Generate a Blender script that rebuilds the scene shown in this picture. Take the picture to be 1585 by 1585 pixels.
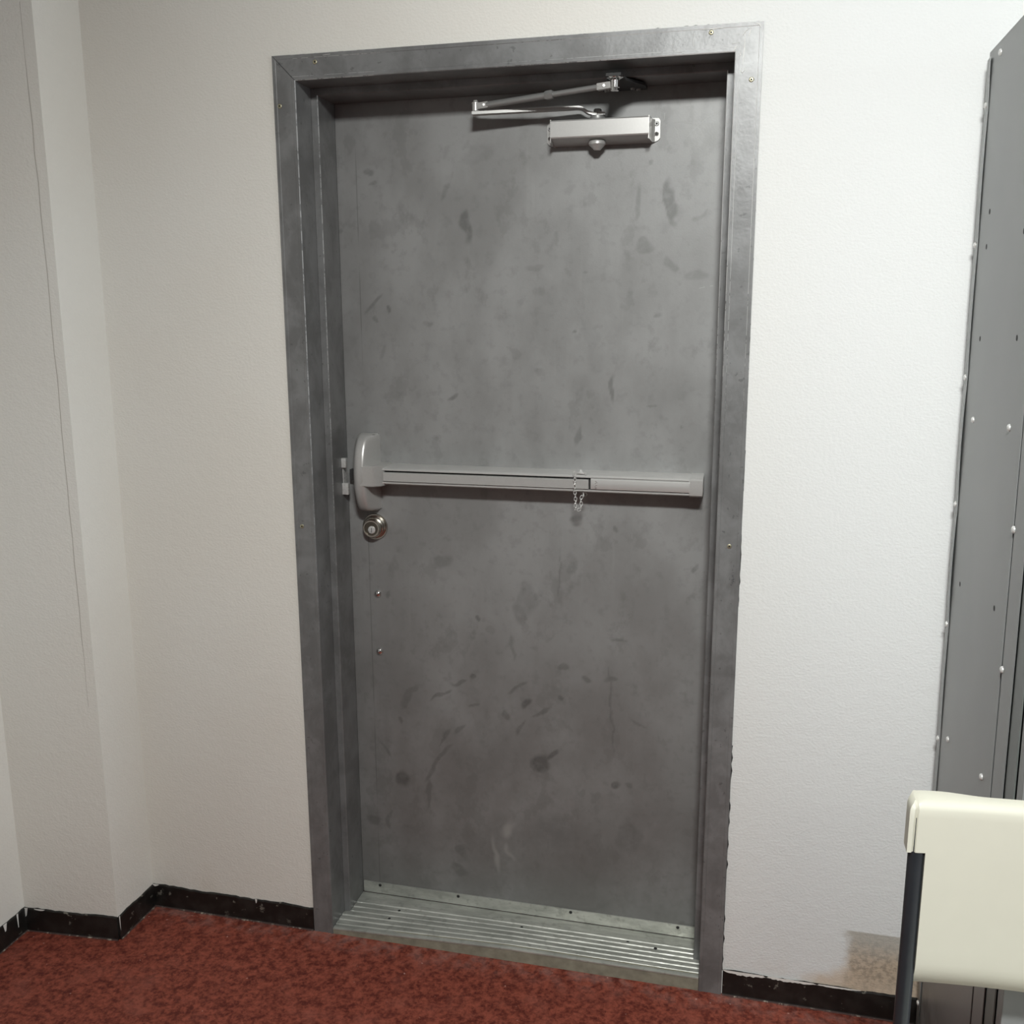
import bpy, bmesh, math, random
from mathutils import Vector, Matrix
random.seed(7)
for o in list(bpy.data.objects):
    bpy.data.objects.remove(o)
S = bpy.context.scene
COL = S.collection
PI = math.pi

# ------------------------------------------------------------------ camera
cd = bpy.data.cameras.new('camera')
cam = bpy.data.objects.new('camera', cd)
COL.objects.link(cam)
cd.sensor_fit = 'HORIZONTAL'
cd.sensor_width = 36.0
cd.lens = 1497.44 / 1585 * 36.0
R_, F_, U_ = (0.97138, 0.23750, -0.00335), (-0.23343, 0.95192, -0.19841), (-0.04394, 0.19351, 0.98011)
cam.matrix_world = Matrix(((R_[0], U_[0], -F_[0], 1.01987), (R_[1], U_[1], -F_[1], -2.02983), (R_[2], U_[2], -F_[2], 1.53614), (0, 0, 0, 1)))
cd.clip_start = 0.02
S.camera = cam

# ------------------------------------------------------------------ world, lights, exposure
w = bpy.data.worlds.new('world')
S.world = w
w.use_nodes = True
w.node_tree.nodes['Background'].inputs[0].default_value = (0.9, 0.95, 1, 1)
w.node_tree.nodes['Background'].inputs[1].default_value = 0.05

def area(name, loc, sx, sy, power, col):
    l = bpy.data.lights.new(name, 'AREA')
    l.shape = 'RECTANGLE'
    l.size, l.size_y, l.energy, l.color = sx, sy, power, col
    o = bpy.data.objects.new(name, l)
    COL.objects.link(o)
    o.location = loc
    return o
main = area('ceiling_lamp', (1.15, -2.05, 2.69), 0.46, 0.24, 39, (0.985, 1.0, 0.975))
main.data.spread = math.radians(110)
main.rotation_euler = (Vector((1.15, -2.05, 2.69)) - Vector((1.45, 0, 0.95))).to_track_quat('Z', 'Y').to_euler()
rear = area('ceiling_lamp', (2.0, -3.9, 2.69), 0.60, 0.60, 7, (1.0, 0.96, 0.86))
rear.data.spread = math.radians(165)
win = area('window_daylight', (4.95, -2.05, 1.45), 1.5, 1.1, 92, (0.88, 0.96, 1.0))
win.rotation_euler = (0, PI / 2, 0)
S.view_settings.view_transform = 'Standard'
S.view_settings.look = 'None'
S.view_settings.gamma = 1
S.view_settings.use_curve_mapping = False
S.view_settings.exposure = 0.0

# ------------------------------------------------------------------ node helpers
class NT:
    def __init__(s, name):
        s.m = bpy.data.materials.new(name)
        s.m.use_nodes = True
        s.t = s.m.node_tree
        s.b = s.t.nodes['Principled BSDF']
        s.pos = s.n('ShaderNodeNewGeometry').outputs['Position']
    def n(s, typ, **kw):
        x = s.t.nodes.new(typ)
        for k, v in kw.items():
            setattr(x, k, v)
        return x
    def put(s, sock, v):
        if hasattr(v, 'is_output'):
            s.t.links.new(v, sock)
        elif isinstance(v, (tuple, list)) and sock.type == 'RGBA' and len(v) == 3:
            sock.default_value = (*v, 1)
        else:
            sock.default_value = v
    def math(s, op, a, b=0.0, clamp=False):
        x = s.n('ShaderNodeMath', operation=op, use_clamp=clamp)
        s.put(x.inputs[0], a)
        s.put(x.inputs[1], b)
        return x.outputs[0]
    def noise(s, scale, detail=2, rough=0.5, vec=None, stretch=None, dist=0.0):
        v = vec if vec is not None else s.pos
        if stretch:
            mp = s.n('ShaderNodeMapping')
            s.put(mp.inputs['Vector'], v)
            mp.inputs['Scale'].default_value = stretch
            v = mp.outputs[0]
        x = s.n('ShaderNodeTexNoise')
        s.put(x.inputs['Vector'], v)
        x.inputs['Scale'].default_value = scale
        x.inputs['Detail'].default_value = detail
        x.inputs['Roughness'].default_value = rough
        x.inputs['Distortion'].default_value = dist
        return x.outputs['Fac']
    def rng(s, v, a, b, c=0.0, d=1.0, smooth=True):
        x = s.n('ShaderNodeMapRange', interpolation_type='SMOOTHSTEP' if smooth else 'LINEAR')
        s.put(x.inputs[0], v)
        for i, q in enumerate((a, b, c, d)):
            x.inputs[i + 1].default_value = q
        return x.outputs[0]
    def mix(s, f, a, b, mode='MIX'):
        x = s.n('ShaderNodeMix', data_type='RGBA', blend_type=mode)
        s.put(x.inputs[0], f)
        s.put(x.inputs[6], a)
        s.put(x.inputs[7], b)
        return x.outputs[2]
    def xyz(s):
        x = s.n('ShaderNodeSeparateXYZ')
        s.put(x.inputs[0], s.pos)
        return x.outputs
    def bump(s, h, strength, dist):
        x = s.n('ShaderNodeBump')
        x.inputs['Strength'].default_value = strength
        x.inputs['Distance'].default_value = dist
        s.put(x.inputs['Height'], h)
        s.put(s.b.inputs['Normal'], x.outputs[0])
    def set(s, **kw):
        for k, v in kw.items():
            s.put(s.b.inputs[{'base': 'Base Color', 'rough': 'Roughness', 'metal': 'Metallic', 'spec': 'Specular IOR Level', 'coat': 'Coat Weight'}[k]], v)
        return s.m

def simple(name, col, rough=0.5, metal=0.0, var=0.06, scale=60, spec=0.5, bump=0.0):
    t = NT(name)
    f = t.noise(scale, 3)
    dark = tuple(c * (1 - var * 2) for c in col)
    lite = tuple(min(1, c * (1 + var * 2)) for c in col)
    t.set(base=t.mix(f, dark, lite), rough=rough, metal=metal, spec=spec)
    if bump:
        t.bump(t.noise(scale * 4, 2), bump, 0.001)
    return t.m

M = {}
# plaster walls: warm off white with an orange peel skin, a bare patch low on the right
def wall_mat():
    t = NT('painted_plaster')
    big = t.noise(1.3, 3)
    base = t.mix(t.rng(big, .35, .65), (0.775, 0.75, 0.69), (0.80, 0.785, 0.735))
    X, Y, Z = t.xyz()
    cool_light = t.rng(X, 0.5, 1.25)  # cooler light towards the right, tinted into the wall colour
    base = t.mix(cool_light, base, (0.73, 0.745, 0.74))
    wob = t.math('MULTIPLY', t.math('SUBTRACT', t.noise(22, 4), 0.5), 0.06)
    zz = t.math('ADD', Z, wob)
    xx = t.math('ADD', X, wob)
    onback = t.rng(Y, -0.02, -0.01)
    # bare tan plaster above the baseboard
    tan = t.math('MULTIPLY', t.rng(t.math('SUBTRACT', zz, t.math('MULTIPLY', t.math('SUBTRACT', X, 1.15), 0.42)), 0.03, 0.075, 1, 0), t.rng(X, 1.14, 1.24))
    tan2 = t.math('MULTIPLY', t.rng(Z, 0.203, 0.207, 1, 0), t.rng(xx, 1.27, 1.295))
    wear = t.math('MULTIPLY', t.rng(zz, 0.0, 0.22, 1, 0), t.rng(t.noise(9, 4), .45, .7))
    base = t.mix(t.math('MULTIPLY', t.math('MULTIPLY', wear, 0.25), onback), base, (0.62, 0.55, 0.44))
    base = t.mix(t.math('MULTIPLY', t.math('MULTIPLY', tan, onback), 0.8), base, (0.62, 0.50, 0.38))
    spots = t.rng(t.noise(75, 5, .7), .42, .6)
    stain = t.mix(spots, (0.52, 0.42, 0.315), (0.33, 0.27, 0.205))
    top = t.math('MULTIPLY', t.rng(Z, .13, .20), 0.75)
    stain = t.mix(top, stain, (0.42, 0.42, 0.385))
    base = t.mix(t.math('MULTIPLY', t.math('MULTIPLY', tan2, onback), 0.9), base, stain)
    fade = t.math('MULTIPLY', t.rng(zz, 0.05, 0.11, 1, 0), tan2)
    base = t.mix(t.math('MULTIPLY', fade, 0.6), base, (0.66, 0.54, 0.42))
    t.set(base=base, rough=0.62, spec=0.35)
    h = t.math('ADD', t.noise(170, 3, 0.55, stretch=(1, 1, 1.25)), t.math('MULTIPLY', t.noise(45, 2), 0.8))
    t.bump(h, 0.65, 0.0017)
    return t.m
M['wall'] = wall_mat()

def floor_mat():
    t = NT('red_mottled_floor')
    a = t.math('ADD', t.math('MULTIPLY', t.noise(95, 5, 0.7, dist=0.3), .55), t.math('MULTIPLY', t.noise(38, 4, 0.6), .45))
    b = t.noise(9, 4, 0.6)
    c = t.mix(t.rng(a, .38, .62), (0.100, 0.016, 0.010), (0.315, 0.078, 0.048))
    c = t.mix(t.math('MULTIPLY', t.rng(b, .5, .75), 0.45), c, (0.33, 0.105, 0.075))
    speck = t.math('MULTIPLY', t.rng(t.noise(70, 1), .76, .79), 0.8)
    c = t.mix(speck, c, (0.52, 0.30, 0.26))
    X, Y, Z = t.xyz()
    dirt = t.math('MULTIPLY', t.rng(Y, -0.09, 0.0), t.rng(t.noise(30, 4), .4, .65))
    c = t.mix(t.math('MULTIPLY', dirt, 0.3), c, (0.42, 0.27, 0.24))
    t.set(base=c, rough=0.72, spec=0.3)
    t.bump(t.noise(130, 4, 0.7), 0.8, 0.002)
    return t.m
M['floor'] = floor_mat()
M['ceiling'] = simple('ceiling_tile', (0.40, 0.40, 0.39), 0.8)
M['far_wall'] = simple('far_wall_paint', (0.30, 0.31, 0.30), 0.8)

DARK =  [(0.147, 1.87, 0.0095, 0.0079, 0, 0.5), (0.152, 1.838, 0.0079, 0.0079, 0, 0.4), (0.323, 1.809, 0.0077, 0.0215, 0, 0.35), (0.38, 1.731, 0.0122, 0.0397, 0, 0.75), (0.232, 1.776, 0.0094, 0.0345, 0, 0.2), (0.087, 1.738, 0.0065, 0.013, 0, 0.4), (0.149, 1.566, 0.0049, 0.0325, -45, 0.5), (0.191, 1.544, 0.0065, 0.0113, 0, 0.7), (0.148, 1.524, 0.0065, 0.0065, 0, 0.5), (0.34, 1.349, 0.0048, 0.0159, -60, 0.6), (0.164, 1.456, 0.0049, 0.0245, -15, 0.3), (0.276, 1.509, 0.0127, 0.0079, 0, 0.3), (0.79, 1.855, 0.0055, 0.0069, 0, 0.5), (0.761, 1.775, 0.0084, 0.042, -8, 0.45), (0.842, 1.775, 0.0096, 0.0467, 6, 0.7), (0.785, 1.679, 0.0197, 0.0126, 0, 0.4), (0.837, 1.649, 0.0209, 0.0111, -20, 0.4), (0.536, 1.643, 0.0297, 0.0089, 0, 0.3), (0.644, 1.629, 0.0058, 0.0058, 0, 0.4), (0.719, 1.373, 0.0044, 0.0323, 4, 0.6), (0.634, 1.26, 0.0075, 0.0241, 0, 0.5), (0.555, 1.401, 0.0151, 0.0121, 0, 0.3), (0.809, 1.339, 0.0115, 0.0029, 0, 0.5), (0.885, 1.29, 0.0057, 0.0057, 0, 0.5), (0.816, 1.536, 0.0085, 0.0042, 0, 0.4), (0.632, 1.498, 0.0044, 0.0044, 0, 0.6), (0.661, 1.492, 0.0176, 0.0382, 0, 0.2), (0.906, 1.747, 0.0054, 0.0217, -60, 0.4), (0.899, 1.622, 0.0275, 0.0138, 0, 0.3), (0.307, 0.945, 0.0232, 0.0265, 0, 0.4), (0.396, 0.808, 0.0049, 0.0082, 0, 0.7), (0.504, 0.822, 0.0193, 0.029, 0, 0.4), (0.479, 0.744, 0.0049, 0.0358, 10, 0.4), (0.376, 0.653, 0.0084, 0.01, 0, 0.8), (0.34, 0.638, 0.0203, 0.0051, 0, 0.6), (0.301, 0.602, 0.0051, 0.0273, -40, 0.6), (0.209, 0.586, 0.0104, 0.0348, -30, 0.45), (0.179, 0.524, 0.0053, 0.0088, 0, 0.7), (0.372, 0.579, 0.0152, 0.0051, 20, 0.5), (0.299, 0.488, 0.0052, 0.0345, -35, 0.6), (0.285, 0.421, 0.007, 0.066, -35, 0.55), (0.255, 0.328, 0.007, 0.0564, -8, 0.5), (0.351, 0.518, 0.0085, 0.0204, -50, 0.5), (0.193, 0.362, 0.0213, 0.0284, -20, 0.85), (0.145, 0.433, 0.0054, 0.0321, 35, 0.5), (0.108, 0.234, 0.0183, 0.0219, 0, 0.6), (0.15, 0.24, 0.0072, 0.0362, 0, 0.5), (0.51, 0.594, 0.0098, 0.0115, 0, 0.9), (0.497, 0.639, 0.0049, 0.0327, -50, 0.55), (0.464, 0.571, 0.0083, 0.0149, 0, 0.6), (0.503, 0.531, 0.0049, 0.0264, -30, 0.5), (0.538, 0.443, 0.0115, 0.0231, 0, 0.6), (0.338, 0.117, 0.0264, 0.0159, 0, 0.5), (0.346, 0.175, 0.0175, 0.014, 0, 0.5), (0.556, 0.443, 0.0214, 0.0279, 0, 0.9), (0.58, 0.467, 0.0082, 0.0163, -30, 0.8), (0.602, 0.625, 0.0064, 0.0096, -20, 0.8), (0.555, 0.578, 0.0049, 0.026, -60, 0.6), (0.611, 0.692, 0.0159, 0.008, 10, 0.5), (0.75, 0.403, 0.0111, 0.0127, 0, 0.9), (0.777, 0.396, 0.0079, 0.0095, 0, 0.5), (0.719, 0.685, 0.0187, 0.0062, 0, 0.5), (0.669, 0.673, 0.0063, 0.0063, 0, 0.6), (0.735, 1.052, 0.0075, 0.0075, 0, 0.5), (0.597, 0.932, 0.0023, 0.0626, 0, 0.4), (0.626, 0.954, 0.0124, 0.0279, 0, 0.3), (0.726, 0.605, 0.0023, 0.1174, 5, 0.5), (0.743, 0.777, 0.0031, 0.0246, -75, 0.5), (0.794, 0.577, 0.0031, 0.0248, 70, 0.4), (0.58, 0.265, 0.083, 0.0498, 0, 0.5), (0.78, 0.272, 0.0382, 0.0478, 0, 0.35), (0.523, 0.866, 0.0224, 0.0479, 0, 0.3), (0.916, 0.965, 0.0058, 0.0073, 0, 0.5), (0.642, 1.075, 0.0122, 0.0092, 0, 0.4), (0.17, 0.857, 0.0051, 0.0103, 0, 0.5), (0.426, 0.484, 0.042, 0.0841, 0, 0.15), (0.213, 0.189, 0.1077, 0.0718, 0, 0.2), (0.921, 0.038, 0.0473, 0.0126, 8, 0.5), (0.661, 0.06, 0.083, 0.0133, 8, 0.4), (0.836, 1.379, 0.0571, 0.1286, 0, 0.12), (0.408, 1.889, 0.0448, 0.0179, 0, 0.2)]
LIGHT =  [(0.47, 0.247, 0.017, 0.0306, 0, 0.6), (0.439, 0.174, 0.0103, 0.0516, 4, 0.5), (0.479, 0.185, 0.0085, 0.0205, 0, 0.4)]
def door_mat():
    t = NT('door_grey_paint')
    X, Y, Z = t.xyz()
    dm = t.n('ShaderNodeAttribute', attribute_name='grease').outputs['Fac']
    lm = t.n('ShaderNodeAttribute', attribute_name='pale').outputs['Fac']
    dm = t.math('MULTIPLY', dm, t.rng(t.noise(90, 3), .25, .6, .65, 1))
    mott = t.noise(7, 5, 0.62, stretch=(1, 1, 0.6))
    fine = t.noise(38, 4, 0.6)
    streak = t.noise(60, 3, 0.6, stretch=(1, 1, 0.05))
    c = t.mix(t.rng(mott, .33, .68), (0.245, 0.245, 0.241), (0.302, 0.304, 0.301))
    c = t.mix(t.math('MULTIPLY', t.rng(fine, .5, .72), 0.42), c, (0.200, 0.200, 0.197))
    c = t.mix(t.math('MULTIPLY', t.rng(streak, .6, .8), 0.15), c, (0.37, 0.37, 0.36))
    smg = t.rng(t.noise(15, 6, 0.62, stretch=(1, 1, 0.7)), .57, .64)
    c = t.mix(t.math('MULTIPLY', smg, 0.30), c, (0.17, 0.17, 0.165))
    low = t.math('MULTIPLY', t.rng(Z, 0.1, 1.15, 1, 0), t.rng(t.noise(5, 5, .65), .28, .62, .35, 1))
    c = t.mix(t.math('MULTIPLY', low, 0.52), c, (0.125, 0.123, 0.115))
    # thin vertical seam of the door skin
    seam = t.math('MULTIPLY', t.rng(t.math('ABSOLUTE', t.math('SUBTRACT', X, 0.115)), 0.0004, 0.0016, 1, 0), t.rng(t.noise(5, 2), .4, .55))
    c = t.mix(t.math('MULTIPLY', seam, 0.4), c, (0.07, 0.07, 0.068))
    c = t.mix(t.math('MULTIPLY', dm, 0.80), c, (0.095, 0.096, 0.092))
    c = t.mix(t.math('MULTIPLY', lm, 0.9), c, (0.40, 0.40, 0.38))
    t.set(base=c, rough=t.rng(mott, .3, .7, 0.42, 0.56), metal=0.25, spec=0.45)
    t.bump(t.math('ADD', t.noise(260, 2), t.math('MULTIPLY', t.noise(30, 3), 1.2)), 0.10, 0.0012)
    return t.m
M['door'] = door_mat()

def frame_mat(name, worn):
    t = NT(name)
    mott = t.noise(11, 5, 0.65, stretch=(1, 1, 0.8), dist=0.3)
    patch = t.noise(17, 4, 0.6, dist=0.4)
    band = t.noise(7, 3, 0.5, stretch=(0.3, 0.3, 1.2))
    c = t.mix(t.rng(mott, .35, .66), (0.152, 0.153, 0.152), (0.222, 0.225, 0.225))
    c = t.mix(t.math('MULTIPLY', t.rng(patch, .58, .66), 0.4), c, (0.235, 0.238, 0.24))
    c = t.mix(t.math('MULTIPLY', t.rng(band, .56, .66), 0.3), c, (0.095, 0.095, 0.094))
    c = t.mix(t.math('MULTIPLY', t.rng(t.noise(90, 2), .68, .74), 0.5), c, (0.07, 0.07, 0.07))
    if worn:
        X, Y, Z = t.xyz()
        near = t.math('ADD', t.math('MULTIPLY', t.rng(X, 0.35, 0.95), t.rng(Z, 1.1, 1.95)), t.math('MULTIPLY', t.math('MULTIPLY', t.rng(X, 0.2, 0.3, 1, 0), t.rng(X, .042, .048)), t.math('MULTIPLY', t.rng(Z, .5, 1.8), 0.4)), True)
        nz = t.rng(t.math('ADD', t.noise(70, 3, 0.7), t.math('MULTIPLY', near, 0.36)), .55, .66)
        c = t.mix(t.math('MULTIPLY', nz, t.math('MULTIPLY', near, 0.9)), c, (0.78, 0.79, 0.78))
    t.set(base=c, rough=0.40, metal=0.2, spec=0.55)
    t.bump(t.math('ADD', t.noise(150, 3), t.math('MULTIPLY', t.noise(18, 3), 1.5)), 0.18, 0.0012)
    return t.m
M['frame'] = frame_mat('frame_grey_paint', False)
M['frame_worn'] = frame_mat('frame_worn_edge', True)
M['seam'] = simple('seam_dark', (0.03, 0.03, 0.03), 0.7)
M['silver'] = simple('silver_enamel', (0.53, 0.525, 0.51), 0.34, 0.45, 0.03, 200)
M['alu'] = simple('satin_aluminium', (0.58, 0.575, 0.56), 0.36, 0.45, 0.03, 30)
M['arm'] = simple('painted_arm_steel', (0.30, 0.30, 0.295), 0.42, 0.5, 0.04, 90)
M['nickel'] = simple('satin_nickel', (0.50, 0.47, 0.42), 0.22, 1.0, 0.03, 60)
M['chrome'] = simple('chrome', (0.80, 0.80, 0.79), 0.10, 1.0, 0.02, 60)
M['brass_screw'] = simple('zinc_screw', (0.42, 0.39, 0.27), 0.4, 0.8, 0.05, 400)
M['black'] = simple('black_gap', (0.008, 0.008, 0.008), 0.7)
M['zinc'] = simple('bright_zinc', (0.72, 0.72, 0.70), 0.25, 0.4, 0.2, 180)
M['face'] = simple('dark_nickel', (0.16, 0.145, 0.12), 0.35, 0.9)
M['ink'] = simple('black_ink', (0.035, 0.035, 0.04), 0.7)
M['scratch'] = simple('bare_scratch', (0.42, 0.42, 0.41), 0.45)
M['white_chip'] = simple('white_chip', (0.75, 0.74, 0.70), 0.6)

def locker_mat():
    t = NT('locker_grey_enamel')
    X, Y, Z = t.xyz()
    c = t.mix(t.rng(t.noise(3, 3), .35, .65), (0.240, 0.250, 0.248), (0.270, 0.280, 0.277))
    low = t.math('MULTIPLY', t.rng(Z, 0.08, 0.30, 1, 0), t.rng(t.noise(14, 4, 0.7), .3, .6))  # smudges plus shade near the floor, both painted into the enamel
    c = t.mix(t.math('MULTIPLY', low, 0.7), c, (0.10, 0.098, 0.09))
    t.set(base=c, rough=0.38, metal=0.0, spec=0.5)
    t.bump(t.noise(300, 2), 0.08, 0.0008)
    return t.m
M['locker'] = locker_mat()
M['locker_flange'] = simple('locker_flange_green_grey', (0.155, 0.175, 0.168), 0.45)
M['locker_dark'] = simple('locker_recess', (0.10, 0.11, 0.108), 0.45)

def thresh_mat():
    t = NT('worn_aluminium')
    c = t.mix(t.rng(t.noise(20, 5, .7, stretch=(0.3, 1.5, 1)), .35, .7), (0.42, 0.43, 0.39), (0.70, 0.71, 0.65))
    c = t.mix(t.math('MULTIPLY', t.rng(t.noise(60, 4), .55, .7), .4), c, (0.22, 0.22, 0.19))
    X, Y, Z = t.xyz()
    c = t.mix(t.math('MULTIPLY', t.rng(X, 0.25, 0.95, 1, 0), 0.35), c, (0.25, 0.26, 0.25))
    t.set(base=c, rough=t.rng(t.noise(40, 3), .3, .7, .36, .55), metal=0.45)
    t.bump(t.noise(120, 3), 0.2, 0.001)
    return t.m
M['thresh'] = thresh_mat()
M['sill'] = simple('dusty_sill', (0.27, 0.26, 0.20), 0.8, 0, 0.25, 40)

def base_mat():
    t = NT('black_vinyl')
    X, Y, Z = t.xyz()
    c = t.mix(t.rng(t.noise(30, 4), .4, .7), (0.010, 0.009, 0.008), (0.022, 0.020, 0.018))
    hi = t.math('MULTIPLY', t.rng(t.noise(38, 4, .7), .62, .67), t.rng(Z, 0.01, 0.06, .35, 1))
    c = t.mix(t.math('MULTIPLY', hi, 0.55), c, (0.34, 0.32, 0.27))
    t.set(base=c, rough=0.42, spec=0.45)
    return t.m
M['base'] = base_mat()
def caulk_mat():
    t = NT('old_caulk')
    c = t.mix(t.rng(t.noise(60, 4, .7), .5, .72), (0.07, 0.035, 0.03), (0.42, 0.37, 0.30))
    t.set(base=c, rough=0.8)
    return t.m
M['caulk'] = caulk_mat()
M['plastic'] = simple('cream_plastic', (0.63, 0.62, 0.525), 0.42, 0, 0.01, 30, bump=0.05)
def tube_mat():
    t = NT('dark_blue_grey_enamel')
    t.set(base=t.mix(t.noise(30), (0.018, 0.023, 0.028), (0.028, 0.034, 0.040)), rough=0.35)
    return t.m
M['tube'] = tube_mat()

# ------------------------------------------------------------------ object helpers
def link(name, me, parent=None):
    o = bpy.data.objects.new(name, me)
    COL.objects.link(o)
    if parent:
        o.parent = parent
    return o
def tag(o, label=None, cat=None, group=None, kind=None):
    if label: o['label'] = label
    if cat: o['category'] = cat
    if group: o['group'] = group
    if kind: o['kind'] = kind
    return o
def obj(name, bm, mats, parent=None, smooth=False, angle=None):
    bmesh.ops.recalc_face_normals(bm, faces=bm.faces)
    me = bpy.data.meshes.new(name)
    bm.to_mesh(me)
    bm.free()
    if not isinstance(mats, (list, tuple)):
        mats = [mats]
    for m in mats:
        me.materials.append(m)
    if smooth:
        me.polygons.foreach_set('use_smooth', [True] * len(me.polygons))
        if angle:
            me.set_sharp_from_angle(angle=math.radians(angle))
    return link(name, me, parent)
def empty(name, loc=(0, 0, 0), parent=None):
    o = link(name, None, parent)
    o.location = loc
    o.empty_display_size = 0.05
    return o
def box(bm, x0, x1, y0, y1, z0, z1, bevel=0.0, mi=0):
    r = bmesh.ops.create_cube(bm, size=1)
    vs = r['verts']
    for v in vs:
        v.co = Vector(((x0 + x1) / 2 + v.co.x * (x1 - x0), (y0 + y1) / 2 + v.co.y * (y1 - y0), (z0 + z1) / 2 + v.co.z * (z1 - z0)))
    fs = set(f for v in vs for f in v.link_faces)
    for f in fs:
        f.material_index = mi
    if bevel:
        es = set(e for v in vs for e in v.link_edges)
        bmesh.ops.bevel(bm, geom=list(es), offset=bevel, segments=2, profile=0.6, affect='EDGES', clamp_overlap=True)
    return vs
def BM():
    return bmesh.new()
def prism(bm, pts, mapf, t0, t1, mi=0):
    """closed 2D outline pts extruded from t0 to t1; mapf(a, b, t) gives the point"""
    A = [bm.verts.new(mapf(a, b, t0)) for a, b in pts]
    B = [bm.verts.new(mapf(a, b, t1)) for a, b in pts]
    n = len(pts)
    for i in range(n):
        f = bm.faces.new((A[i], A[(i + 1) % n], B[(i + 1) % n], B[i]))
        f.material_index = mi
    bm.faces.new(A).material_index = mi
    bm.faces.new(B[::-1]).material_index = mi
def frame_axes(d):
    d = Vector(d).normalized()
    u = d.cross(Vector((0, 0, 1)))
    if u.length < 1e-4:
        u = Vector((1, 0, 0))
    u.normalize()
    return u, d.cross(u).normalized(), d
def lathe(bm, origin, axis, prof, seg=32, mi=0):
    """prof: list of (distance along axis, radius)"""
    u, v, d = frame_axes(axis)
    o = Vector(origin)
    rings = []
    for h, r in prof:
        if r < 1e-6:
            rings.append([bm.verts.new(o + d * h)])
        else:
            rings.append([bm.verts.new(o + d * h + (u * math.cos(2 * PI * k / seg) + v * math.sin(2 * PI * k / seg)) * r) for k in range(seg)])
    for a, b in zip(rings, rings[1:]):
        for k in range(seg):
            q = []
            for x in ((a, k), (a, k + 1), (b, k + 1), (b, k)):
                vv = x[0][x[1] % len(x[0])] if len(x[0]) > 1 else x[0][0]
                if vv not in q:
                    q.append(vv)
            if len(q) > 2:
                bm.faces.new(q).material_index = mi
    for rg in (rings[0], rings[-1]):
        if len(rg) > 1:
            bm.faces.new(rg).material_index = mi
def tube(bm, pts, r, seg=14, mi=0, sub=0):
    pts = [Vector(p) for p in pts]
    if sub:
        q = []
        for i in range(len(pts) - 1):
            p0, p1, p2, p3 = pts[max(i - 1, 0)], pts[i], pts[i + 1], pts[min(i + 2, len(pts) - 1)]
            for k in range(sub):
                t = k / sub
                q.append(0.5 * ((2 * p1) + (-p0 + p2) * t + (2 * p0 - 5 * p1 + 4 * p2 - p3) * t * t + (-p0 + 3 * p1 - 3 * p2 + p3) * t ** 3))
        pts = q + [pts[-1]]
    rings, u = [], None
    for i, p in enumerate(pts):
        d = (pts[min(i + 1, len(pts) - 1)] - pts[max(i - 1, 0)]).normalized()
        if u is None:
            u = frame_axes(d)[0]
        u = (u - d * u.dot(d)).normalized()
        v = d.cross(u)
        rr = r[i] if isinstance(r, (list, tuple)) else r
        rings.append([bm.verts.new(p + (u * math.cos(2 * PI * k / seg) + v * math.sin(2 * PI * k / seg)) * rr) for k in range(seg)])
    for a, b in zip(rings, rings[1:]):
        for k in range(seg):
            bm.faces.new((a[k], a[(k + 1) % seg], b[(k + 1) % seg], b[k])).material_index = mi
    bm.faces.new(rings[0]).material_index = mi
    bm.faces.new(rings[-1]).material_index = mi
def struct(name, bm, m, label, cat, **kw):
    return tag(obj(name, bm, m, **kw), label, cat, None, 'structure')

# ------------------------------------------------------------------ room shell
CX, CY0, CY1, CL = -0.463, -0.152, -0.171, -0.720   # boxed column in the left corner
XR, YB, ZC = 5.0, -6.5, 2.72
b = BM()
box(b, CL - .12, XR + .12, YB - .12, 0.30, -0.12, 0)
struct('floor', b, M['floor'], 'mottled dark red floor with pale specks in front of the grey door', 'floor')
b = BM()
box(b, CL - .12, XR + .12, YB - .12, 0.12, ZC, ZC + .1)
struct('ceiling', b, M['ceiling'], 'pale ceiling above the room, out of the picture', 'ceiling')
b = BM()
OX0, OX1, OZ = 0.012, 1.004, 2.066
box(b, CL - .12, OX0, 0, .20, 0, ZC)
box(b, OX1, XR + .12, 0, .20, 0, ZC)
box(b, OX0, OX1, 0, .20, OZ, ZC)
struct('wall_back', b, M['wall'], 'off-white textured wall with the grey metal door set in it', 'wall')
b = BM()
box(b, CL - .12, CL, YB, -0.005, 0, ZC)
struct('wall_left', b, M['wall'], 'off-white wall at the far left edge of the picture', 'wall')
b = BM()
box(b, XR, XR + .12, YB, 0, 0, ZC)
struct('wall_right', b, M['far_wall'], 'off-white wall far to the right, out of the picture', 'wall')
b = BM()
box(b, CL - .12, XR + .12, YB - .12, YB, 0, ZC)
struct('wall_front', b, M['far_wall'], 'off-white wall behind the viewer, out of the picture', 'wall')
# boxed column, its front skin lapping round with a crooked plaster edge
b = BM()
prism(b, [(CL, 0.0), (CL, CY1), (CX, CY0), (CX, 0.0)], lambda a, c, t: (a, c, t), 0, ZC)
colm = struct('wall_column', b, M['wall'], 'narrow boxed column in the corner left of the door with a cracked plaster edge', 'wall')
b = BM()
zs = [i * 0.06 + 0.62 for i in range(27)]
prev = None
for i, z in enumerate(zs):
    x = -0.4865 + random.uniform(-.0014, .0014) - (0.0035 if z > 1.5 else 0) * (z - 1.5)
    wv = 0.0007 * (1 if 2 < i < 24 else 0.5)
    yy = CY1 + (x - CL) / (CX - CL) * (CY0 - CY1) - 0.0004
    cur = (b.verts.new((x - wv, yy, z)), b.verts.new((x + wv, yy, z)))
    if prev:
        b.faces.new((prev[0], prev[1], cur[1], cur[0]))
    prev = cur
obj('plaster_crack', b, simple('crack_shade', (0.46, 0.43, 0.385), 0.8), colm)

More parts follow.
